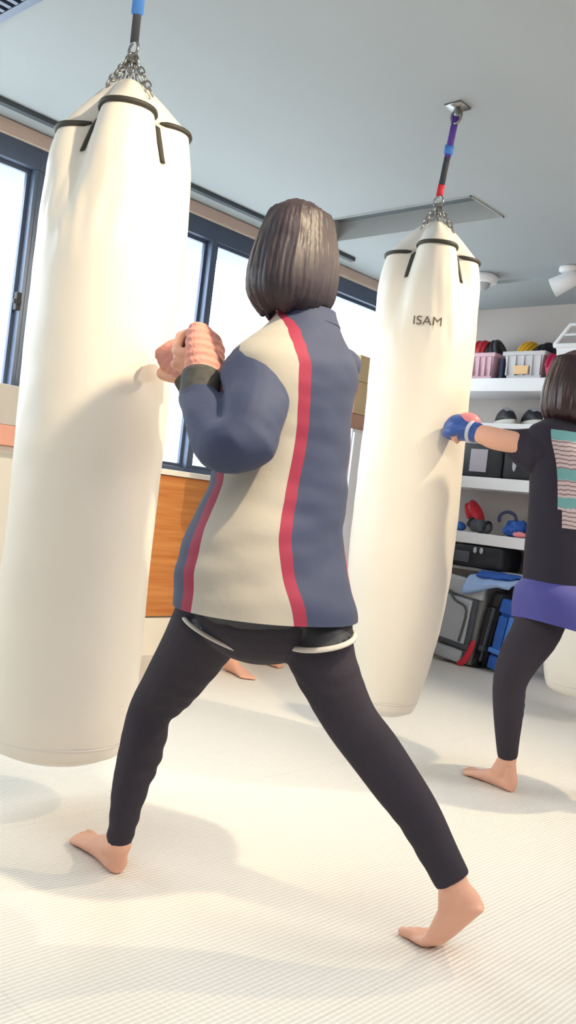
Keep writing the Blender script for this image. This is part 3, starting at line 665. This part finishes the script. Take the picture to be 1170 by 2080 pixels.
# violet shorts hanging below the shirt
bm = B(); rings(bm, torso_rings([(1158, 1288, 3.05, .215, .185), (1157, 1250, 3.05, .208, .178), (1155, 1210, 3.05, .19, .162), (1154, 1180, 3.05, .16, .13)], psi2, 26, 90, 0,
      lambda p, th, t: .007*n3(p, 8, 22), lambda th, t: .045*(1-t)**1.2*max(0, math.sin(th))), cap=False)
so = obj('shorts', bm, 'violet', p2); k = so.modifiers.new('s', 'SOLIDIFY'); k.thickness = .003
bm = B()
for a in (LL2, RL2): limb(bm, a, n=20, dr=.003, round_='start')
ell(bm, W(1152, 1205, 3.04), .14, .15, .1); link('leggings', fuse(bm, .005, 3, fold3), 'legging', p2)
def glove(w, u, root, n):
    u, n, v = hand_frame(u, n)
    bm = B(); ell(bm, w+u*.058, .052, .060, .046, (v, u, n), 26, 18); ell(bm, w+u*.085+n*.012, .046, .036, .042, (v, u, n)); tube(bm, [w+u*.0+v*0, w+u*.03], [.036, .042], n=20, sub=1)
    tube(bm, [w+u*.02+v*.03, w+u*.055+v*.05+n*.02, w+u*.085+v*.038+n*.034], [.016, .019, .015], n=14)
    g = link('glove', fuse(bm, .003, 4), 'glove_blue', root)
    bm = B(); ell(bm, w+u*.036-n*.030, .034, .042, .028, (v, u, n)); q = obj('glove_padding', bm, 'glove_pink', g); q['label'] = 'pink pad on the back of the glove'
    bm = B(); tube(bm, [w+u*.002, w+u*.012], [.040, .0435], n=24, sub=1, round_=False); q = obj('glove_cuff', bm, 'glove_white', g); q['label'] = 'pale glove cuff'
glove(wg, ug, p2, V((0, 0, -1))); glove(wg2, ug2, p2, fw)

# ---- third boxer, behind the first (only the feet show)
def C3(x, y, z): return V((x, y, z))
p3 = empty('person', (-3.25, 3.4, 0), 'barefoot person almost hidden behind the navy jacket, only feet showing between its legs', 'person')
def chain3(bm, pts, rr, dr=0.): tube(bm, [V(p) for p in pts], [r+dr for r in rr], n=16)
f3 = V((1, -.1, 0)).normalized()
legA = ([(-3.25, 3.34, .80), (-3.20, 3.29, .62), (-3.16, 3.25, .45), (-3.22, 3.24, .28), (-3.27, 3.235, .08)], [.08, .068, .05, .048, .027])
legB = ([(-3.26, 3.50, .80), (-3.30, 3.55, .62), (-3.32, 3.60, .45), (-3.39, 3.62, .28), (-3.445, 3.63, .08)], [.08, .068, .05, .048, .027])
armA = ([(-3.24, 3.26, 1.22), (-3.20, 3.24, 1.02), (-3.06, 3.28, 1.12)], [.05, .042, .03]); armB = ([(-3.26, 3.58, 1.22), (-3.20, 3.60, 1.02), (-3.06, 3.50, 1.12)], [.05, .042, .03])
hc3 = V((-3.22, 3.42, 1.42))
T3 = [((-3.25, 3.42, .78), .11, .15), ((-3.25, 3.42, .95), .09, .125), ((-3.25, 3.42, 1.12), .10, .15), ((-3.25, 3.42, 1.23), .09, .16), ((-3.25, 3.42, 1.29), .05, .06)]
def ringT(T, g=0.): return [[V(c)+V((( a+g)*math.cos(2*PI*j/26), (b+g)*math.sin(2*PI*j/26), 0)) for j in range(26)] for c, a, b in resample([(V(c), a, b) for c, a, b in T], 16)]
bm = B(); head(bm, hc3, f3, .95); tube(bm, [(-3.25, 3.42, 1.24), (-3.235, 3.42, 1.36)], [.05, .045], n=14, sub=1); rings(bm, ringT(T3))
for a in (legA, legB): chain3(bm, *a)
for a in (armA, armB): chain3(bm, *a)
for a in (armA, armB):
    e = V(a[0][-1]); u = (e-V(a[0][1])).normalized(); e2 = e+V((.06, 0, .07)); tube(bm, [e, e2], [.03, .025], n=12, sub=1); fist(bm, e2, V((.4, 0, 1)), V((0, -1 if a is armB else 1, 0)), .95, 1)
foot(bm, V((-3.285, 3.232, 0)), V((-3.05, 3.18, 0))-V((-3.285, 3.231, 0)), .98, ankle=(-3.265, 3.232, .085), mir=1); foot(bm, V((-3.465, 3.632, 0)), V((1, -.12, 0)), .98, ankle=(-3.44, 3.63, .085), mir=-1)
link('body', fuse(bm, .006, 3), 'skin', p3); face_bits(p3, hc3, f3, .95); hairdo(hc3, f3, .98, .09, 'hair', p3)
bm = B(); rings(bm, ringT(T3, .014)); chain3(bm, armA[0], armA[1], .01); chain3(bm, armB[0], armB[1], .01); link('shirt', fuse(bm, .007, 3, fold2), 'tee', p3)
bm = B(); chain3(bm, legA[0], legA[1], .005); chain3(bm, legB[0], legB[1], .005); ell(bm, (-3.25, 3.42, .8), .12, .155, .11); link('leggings', fuse(bm, .006, 3), 'legging', p3)

# ------------------------------------------------------------------ shelves against the back wall
YS = 5.08
root = empty('open_shelf', (-3.2, 5.24, .6), 'white open shelving with thick boards against the back wall', 'shelf')
for z1, th, x1 in ((1.845, .085, -2.30), (1.555, .07, -2.69), (1.205, .075, -2.69), (.845, .072, -2.69)):
    obj('shelf_board', box(B(), -3.68, x1, YS, YB-.002, z1-th, z1, .004), 'white', root, False)
obj('shelf_board', box(B(), -3.68, -2.69, YS+.03, YB-.002, .60, .62, .003), 'ltgrey', root, False)
obj('side_panel', box(B(), -3.70, -3.68, YS+.02, YB-.002, 0, 1.845, .002), 'white', root, False)
obj('side_panel', box(B(), -2.712, -2.692, YS+.06, YB-.002, 0, 1.76, .002), 'white', root, False)
obj('side_panel', box(B(), -2.32, -2.30, YS+.02, YB-.002, 0, 1.76, .002), 'white', root, False)
def rotm(c, rz, rx=0, ry=0):
    c = V(c); return Matrix.Translation(c) @ Matrix.Rotation(rz, 4, 'Z') @ Matrix.Rotation(ry, 4, 'Y') @ Matrix.Rotation(rx, 4, 'X') @ Matrix.Translation(-c)
def bin_(name, x0, x1, y0, y1, z0, z1, m, label, lab=None, tilt=0):
    root = empty(name, ((x0+x1)/2, (y0+y1)/2, z0), label, 'storage bin'); t = .006; k = .018
    bm = B()
    def ring(z, g, y=0): return [V((x0-g, y0-g, z)), V((x1+g, y0-g, z)), V((x1+g, y1+g, z)), V((x0-g, y1+g, z))]
    rings(bm, [ring(z0, -k), ring(z1, 0), ring(z1, -t), ring(z0+t, -k-t)])
    obj('tub', bm, m, root, False)
    bm = B(); box(bm, x0-.012, x1+.012, y0-.012, y0+.004, z1-.022, z1+.004, .003); box(bm, x0-.012, x1+.012, y1-.004, y1+.012, z1-.022, z1+.004, .003)
    box(bm, x0-.012, x0+.004, y0+.004, y1-.004, z1-.022, z1+.004, .003); box(bm, x1-.004, x1+.012, y0+.004, y1-.004, z1-.022, z1+.004, .003); obj('rim', bm, m, root, False)
    bm = B()
    for i in range(5):
        x = x0+.02+(x1-x0-.04)*i/4; box(bm, x-.004, x+.004, y0-.004, y0+.014, z0+.02, z1-.02)
    obj('rib', bm, m, root, False)
    if lab: o = obj('label_card', box(B(), *lab), 'orange', root, False); o['label'] = 'orange card showing through the front of the bin'
    return root
bin_('storage_bin', -3.30, -3.085, 5.10, 5.36, 1.846, 2.01, 'binpink', 'small pinkish plastic bin at the left of the top shelf', None)
bin_('storage_bin', -3.005, -2.735, 5.10, 5.38, 1.846, 2.012, 'bin', 'pale grey plastic bin on the top shelf with an orange card and yellow gear', (-2.93, -2.83, 5.092, 5.098, 1.872, 1.925))
tag(obj('folder', box(B(), -3.062, -3.035, 5.14, 5.34, 1.846, 1.985, .003), 'navybox', smooth=False), 'narrow navy box standing between the two bins on the top shelf', 'box')
# gear in the bins
def pad(name, c, r, ax, mats, label, cat, bands=4):
    """curved padded guard: layered ellipsoid shell with ridges"""
    root = empty(name, V(c)-V((0, 0, r[2])), label, cat); bm = B(); ell(bm, c, r[0], r[1], r[2], ax, 26, 18); link('shell', fuse(bm, .004, 3, lambda p, n: .003*math.sin((p-V(c)).dot(ax[0])*120)), mats[0], root)
    for k in range(bands):
        t = -.6+1.2*k/max(1, bands-1); s = math.sqrt(1-t*t); bm = B()
        tube(bm, [V(c)+ax[0]*r[0]*t*1.0+(ax[1]*r[1]*math.cos(a)+ax[2]*r[2]*math.sin(a))*s*1.04 for a in (PI*q/14-.1 for q in range(16))], .012, n=10, sub=1)
        obj('foam_ridge', bm, mats[1], root)
    return root
X_, Y_, Z_ = V((1, 0, 0)), V((0, 1, 0)), V((0, 0, 1))
def rax(rz, ry=0): m = Matrix.Rotation(rz, 3, 'Z') @ Matrix.Rotation(ry, 3, 'Y'); return (m @ X_, m @ Y_, m @ Z_)
pad('padded_mitt', (-2.925, 5.24, 2.01), (.075, .085, .088), rax(.2, .5), ('yellow', 'yellow'), 'yellow padded focus mitt lying in the pale bin', 'mitt', 5)
pad('padded_mitt', (-2.80, 5.24, 2.005), (.085, .10, .08), rax(-.2, -.3), ('black', 'black'), 'black padded mitt beside the yellow one in the pale bin', 'mitt', 2)
pad('boxing_glove', (-3.235, 5.2, 2.03), (.055, .08, .09), rax(.1, .1), ('redit', 'redit'), 'red boxing glove standing in the pinkish bin', 'glove', 2)
pad('boxing_glove', (-3.14, 5.22, 2.025), (.052, .085, .10), rax(0, -.35), ('black', 'dkgrey'), 'black boxing glove leaning in the pinkish bin beside the red one', 'glove', 2)
pad('boxing_glove', (-2.685, 5.13, 1.925), (.036, .05, .079), rax(.1, .2), ('crimson', 'crimson'), 'crimson boxing glove on the top shelf beside the white basket', 'glove', 2)
# white basket with a slanted handle
root = empty('white_basket', (-2.54, 5.23, 1.846), 'white plastic basket with slanted handle at the right end of the top shelf', 'basket')
bm = B()
def rg(z, g): return [V((-2.64-g, 5.12-g, z)), V((-2.44+g, 5.12-g, z)), V((-2.44+g, 5.36+g, z)), V((-2.64-g, 5.36+g, z))]
rings(bm, [rg(1.846, 0), rg(2.04, .02), rg(2.04, .014), rg(1.852, -.006)]); obj('tub', bm, 'white', root, False)
bm = B(); box(bm, -2.675, -2.405, 5.085, 5.395, 2.03, 2.055, .004); obj('lid', bm, 'white', root, False)
bm = B(); tube(bm, [(-2.67, 5.10, 2.05), (-2.58, 5.10, 2.17), (-2.50, 5.10, 2.17), (-2.41, 5.10, 2.05)], .014, sub=1, n=10); tube(bm, [(-2.625, 5.10, 2.11), (-2.46, 5.10, 2.11)], .008, sub=1, n=8); obj('handle', bm, 'white', root)
# shoes on the second shelf
def shoe(x, y, z, label, rz=0., s=1., toe=1):
    root = empty('sneaker', (x, y, z), label, 'shoe', None); T = Matrix.Translation((x, y, z)) @ Matrix.Rotation(rz, 4, 'Z')
    def prof(t): return .030+.012*math.sin(PI*min(1, t*1.15))
    bm = B(); rs = []
    for i in range(19):
        t = i/18; xx = (-.125+.25*t)*toe; w = prof(t)*math.sin(PI*min(1, max(.06, min(t, 1-t)*5))/2); rs.append([T @ V((xx*s, w*a*s, zz*s)) for a, zz in ((-1, .0), (-1.05, .012), (-1, .026), (1, .026), (1.05, .012), (1, .0))])
    rings(bm, rs); obj('sole', bm, 'trim', root)
    bm = B(); rs = []
    for i in range(25):
        t = i/24; xx = (-.12+.236*t)*toe; hgt = .026+(.066 if t < .45 else .066-.042*((t-.45)/.55)**1.3)*math.sin(PI*min(.5, max(.04, min(t*2.5, (1-t)*3.2)*.5))); w = prof(t)*.96*math.sin(PI*min(1, max(.05, min(t, 1-t)*5))/2)
        rs.append([T @ V((xx*s, w*math.cos(a)*s, (.024+(hgt-.024)*max(0, math.sin(a))**.7)*s)) for a in (PI*k/12 for k in range(13))])
    rings(bm, rs); obj('upper', bm, 'black', root)
    bm = B()
    for k in range(4):
        t = .45+.09*k; xx = (-.12+.236*t)*toe; hz = .026+.066-.042*max(0, (t-.45)/.55)**1.3; tube(bm, [T @ V((xx*s, a*.02*s, (hz+.003-abs(a)*.006)*s)) for a in (-1, 0, 1)], .004*s, n=6, sub=1)
    obj('laces', bm, 'ltgrey', root)
shoe(-3.02, 5.235, 1.556, 'black sneaker with pale sole on the second shelf, the left one', -.75, 1.3)
shoe(-2.83, 5.235, 1.556, 'black sneaker with pale sole on the second shelf, the right one', -.75, 1.3)
# boxes on the third shelf
root = empty('black_case', (-3.0, 5.22, 1.206), 'black case with a grey label panel on the third shelf', 'box')
obj('case', box(B(), -3.24, -2.935, 5.095, 5.36, 1.206, 1.42, .012), 'black', root)
obj('label_panel', box(B(), -3.165, -3.04, 5.090, 5.096, 1.238, 1.385, .002), 'label', root, False)['label'] = 'grey label panel'
root = empty('black_case', (-2.82, 5.22, 1.206), 'black case with a small grey tag on the third shelf, right of the labelled one', 'box')
obj('case', box(B(), -2.93, -2.73, 5.10, 5.36, 1.206, 1.41, .02), 'black', root)
bm = B(); ell(bm, (-2.845, 5.098, 1.30), .014, .004, .045); obj('tag', bm, 'ltgrey', root)['label'] = 'small grey tag'
# fourth shelf
pad('boxing_glove', (-3.14, 5.2, .965), (.05, .07, .10), rax(.1, -.5), ('redit', 'redit'), 'red boxing glove leaning on the fourth shelf', 'glove', 1)
pad('boxing_glove', (-3.07, 5.15, .89), (.09, .06, .044), rax(.1, .12), ('dkgrey', 'black'), 'dark boxing glove lying in front of the red one on the fourth shelf', 'glove', 2)
def crumple(name, c, r, m, label, cat, seed=1., amp=.25, parent=None, rz=0.):
    bm = B(); ax = rax(rz); ell(bm, c, r[0], r[1], r[2], ax, 30, 20)
    me = fuse(bm, .005, 2, lambda p, n: min(r)*amp*(n3(p, 16, seed)+.6*n3(p, 38, seed))); zb = c[2]-r[2]
    for v in me.vertices: v.co.z = max(v.co.z, zb+.0005)
    return tag(link(name, me, m), label, cat)
crumple('folded_cloth', (-3.235, 5.17, .877), (.04, .05, .03), 'blueweb', 'small bright blue cloth at the left of the fourth shelf', 'cloth', 3.3)
crumple('head_guard', (-2.83, 5.19, .90), (.075, .09, .055), 'blue', 'blue head guard on the fourth shelf at its right end', 'head guard', 2., .4)
bm = B(); tube(bm, [(-2.86+.06*math.cos(a), 5.12, .955+.045*math.sin(a)) for a in (PI*k/10*1.1 for k in range(11))], .011, n=8, sub=1); tag(obj('strap', bm, 'navybox'), 'curved navy strap standing over the blue head guard', 'strap')
crumple('hand_towel', (-2.765, 5.125, .865), (.045, .035, .02), 'glove_pink', 'small pink cloth in front of the blue head guard', 'cloth', 5.)
# holdall under the fourth shelf
root = empty('holdall', (-3.02, 5.22, .621), 'black holdall with small grey tags on the low board under the fourth shelf', 'bag')
bm = B(); box(bm, -3.26, -2.84, 5.07, 5.34, .621, .765, .03); link('bag_body', fuse(bm, .005, 6, lambda p, n: .006*n3(p, 12, 3)), 'black', root)
bm = B(); box(bm, -3.18, -3.07, 5.058, 5.075, .65, .72, .006); obj('front_pocket', bm, 'dkgrey', root)
for x in (-3.03, -2.985):
    bm = B(); ell(bm, (x, 5.062, .735), .013, .006, .02); obj('tag', bm, 'ltgrey', root)
# bags on the floor
def backpack(x0, x1, y0, y1, h, rz, lean, label, m1, m2, m3, name='backpack', straps=True):
    c = V(((x0+x1)/2, (y0+y1)/2, 0)); root = empty(name, c, label, 'bag'); T = rotm((c.x, c.y, 0), rz, 0, lean)
    bm = B(); box(bm, x0, x1, y0, y1, .012, h, .035, T); link('bag_body', fuse(bm, .007, 5, lambda p, n: .006*n3(p, 9, x0*7)), m1, root)
    bm = B(); box(bm, x0+.02, x1-.06, y0-.035, y0+.02, .12, h*.78, .014, T); link('front_panel', fuse(bm, .005, 4, lambda p, n: .003*n3(p, 14, 2)), m2, root)
    bm = B(); box(bm, x0+.0, x1-.0, y0-.022, y0+.03, h*.80, h+.004, .02, T); link('lid_flap', fuse(bm, .005, 4, lambda p, n: .003*n3(p, 14, 5)), m2, root)
    bm = B(); box(bm, x0+.01, x1-.02, y0-.042, y0+.0, .12, .15, .006, T); box(bm, x1-.055, x1-.025, y0-.03, y0+.0, .05, h*.8, .006, T); obj('compression_strap', bm, m3, root)
    bm = B(); box(bm, x0+.02, x1-.06, y0-.03, y0+.01, .02, .105, .012, T); obj('lower_pocket', bm, m2, root)
    if straps:
        bm = B(); tube(bm, [T @ V((x0+.05, y0-.03, h*.82)), T @ V(((x0+x1)/2-.02, y0-.06, h*.74)), T @ V((x1-.08, y0-.045, h*.66)), T @ V((x1-.09, y0-.045, h*.3))], .008, n=8); obj('shoulder_strap', bm, m3, root)
    return root
backpack(-3.22, -2.93, 5.02, 5.3, .55, -.06, .10, 'large grey backpack with light grey panel on the floor under the shelves', 'grey', 'ltgrey', 'dkgrey')
backpack(-2.915, -2.85, 5.05, 5.3, .50, -.06, .17, 'dark upright bag on the floor squeezed between the grey backpack and the blue bag', 'black', 'black', 'dkgrey', 'holdall', False)
backpack(-2.835, -2.69, 5.03, 5.3, .46, -.06, .15, 'blue bag on the floor beside the shelf end, right of the dark bag', 'blue', 'blue', 'blueweb', 'holdall', False)
bm = B(); tube(bm, [(-3.0, 4.985, .012), (-2.96, 4.985, .05), (-2.925, 4.985, .14), (-2.915, 4.985, .17)], [.018, .022, .02, .010], n=10, flat=.5, side=(0, 1, 0)); tag(obj('loose_strap', bm, 'redweb'), 'red strap hanging to the floor beside the grey backpack', 'strap')
def drape(name, x0, x1, y0, y1, z, m, label, seed, hang=.0, th=.02):
    bm = B(); n = 26; top = []
    for i in range(n+1):
        row = []
        for j in range(n+1):
            u, v = i/n, j/n; x = x0+(x1-x0)*u; y = y0+(y1-y0)*v; zz = z+.012*n3((x, y, 0), 14, seed)
            if hang and v < .35: zz -= hang*((.35-v)/.35)**1.6*(.6+.4*math.sin(u*3+seed)); y += (.35-v)*.02
            row.append(bm.verts.new((x, y, zz)))
        top.append(row)
    for i in range(n):
        for j in range(n): bm.faces.new((top[i][j], top[i+1][j], top[i+1][j+1], top[i][j+1]))
    bmesh.ops.recalc_face_normals(bm, faces=bm.faces[:]); r = bmesh.ops.solidify(bm, geom=bm.faces[:], thickness=th)
    return tag(obj(name, bm, m), label, 'cloth')
drape('folded_jacket', -3.02, -2.70, 4.93, 5.22, .582, 'ltblue', 'light blue jacket draped over the bags on the floor', 2.1, .12, .03)
drape('folded_cloth', -2.95, -2.71, 4.97, 5.20, .612, 'blue', 'deep blue cloth lying on the light blue jacket', 7.4, .02)

# ------------------------------------------------------------------ things along the window wall
root = empty('storage_box', (-3.66, 1.98, .987), 'pale box with a salmon lower band on the sill at the far left edge', 'box')
obj('box_top', box(B(), -3.735, -3.60, 1.80, 2.135, 1.075, 1.25, .006), 'trim', root, False)
obj('box_band', box(B(), -3.737, -3.598, 1.798, 2.137, .987, 1.075, .004), 'salmon', root, False)['label'] = 'salmon lower band'
root = empty('white_cabinet', (-3.5, 4.55, 0), 'white cabinet against the window wall near the back corner', 'cabinet')
obj('cabinet_body', box(B(), -3.67, -3.38, 4.12, 4.98, 0, 1.37, .005), 'white', root, False)
bm = B(); box(bm, -3.38, -3.364, 4.125, 4.545, .03, 1.35, .003); obj('door', bm, 'white', root, False)
bm = B(); box(bm, -3.38, -3.364, 4.555, 4.975, .03, 1.35, .003); obj('door', bm, 'white', root, False)
for k, (z0, z1, m, lb) in enumerate(((1.371, 1.465, 'cardb', 'lowest, reddish cardboard box on the white cabinet'), (1.466, 1.655, 'card', 'tan cardboard box, middle of the stack on the white cabinet'), (1.656, 1.81, 'card', 'tan cardboard box, topmost on the white cabinet'))):
    root = empty('cardboard_box', (-3.53, 4.36, z0), lb, 'box', None); dx = .01*k
    obj('carton', box(B(), -3.66+dx, -3.41+dx, 4.13, 4.60-.02*k, z0, z1, .004), m, root, False)
    obj('tape', box(B(), -3.662+dx, -3.408+dx, 4.33, 4.38, z1-.04, z1+.0008), 'trim', root, False)

# ------------------------------------------------------------------ light
w = bpy.data.worlds.new('sky'); SC.world = w; w.use_nodes = True; bg = w.node_tree.nodes['Background']
bg.inputs[0].default_value = (.88, .95, 1, 1); bg.inputs[1].default_value = 6.8
def area(name, loc, rot, sx, sy, power, col=(1, 1, 1), portal=False):
    l = bpy.data.lights.new(name, 'AREA'); l.shape = 'RECTANGLE'; l.size = sx; l.size_y = sy; l.energy = power; l.color = col
    o = bpy.data.objects.new(name, l); COL.objects.link(o); o.location = loc; o.rotation_euler = rot
    if portal: l.cycles.is_portal = True
    return o
area('window_portal', (XL-.12, (WY0+WY1)/2, (ZS+ZT)/2), (0, rad(-90), 0), ZT-ZS, WY1-WY0, 1, portal=True)
def spot(name, loc, tgt, power, size, ang, col):
    l = bpy.data.lights.new(name, 'SPOT'); l.energy = power; l.spot_size = rad(ang); l.spot_blend = .6; l.shadow_soft_size = size; l.color = col
    o = bpy.data.objects.new(name, l); COL.objects.link(o); o.location = loc; o.rotation_euler = (V(tgt)-V(loc)).to_track_quat('-Z', 'Y').to_euler(); return o
warm = (1, .80, .52)
spot('ceiling_spot', (-.38, 1.47, 2.35), (-2.0, 1.43, 1.25), 150, .04, 78, warm)
spot('ceiling_spot', (-.85, 3.32, 2.35), (-1.85, 2.66, 1.25), 100, .02, 90, warm)
area('soft_fill', (.3, .2, 2.37), (0, 0, 0), 2.4, 2.4, 40, (1, .95, .88))  # added soft ambient fill over the camera end, no fixture seen there
area('soft_fill', (1.0, 3.6, 2.37), (0, 0, 0), 1.6, 1.6, 62, (1, .95, .9))  # added fill that brightens the floor towards the back, not a real fixture
vs = SC.view_settings; vs.view_transform = 'Standard'; vs.look = 'None'; vs.gamma = 1; vs.exposure = 0.35; vs.use_curve_mapping = False
SC.cycles.use_denoising = True; SC.cycles.max_bounces = 8; SC.cycles.transparent_max_bounces = 12
GROUPS = {'punching_bag': 'hanging off-white punching bags', 'storage_bin': 'plastic bins on the top shelf', 'sneaker': 'sneakers on the second shelf',
          'cardboard_box': 'cardboard boxes stacked on the white cabinet', 'boxing_glove': 'boxing gloves kept on the shelves', 'padded_mitt': 'padded mitts in the pale bin', 'black_case': 'black cases on the third shelf'}
for o in SC.objects:
    k = o.name.split('.')[0]
    if o.parent is None and k in GROUPS: o['group'] = GROUPS[k]
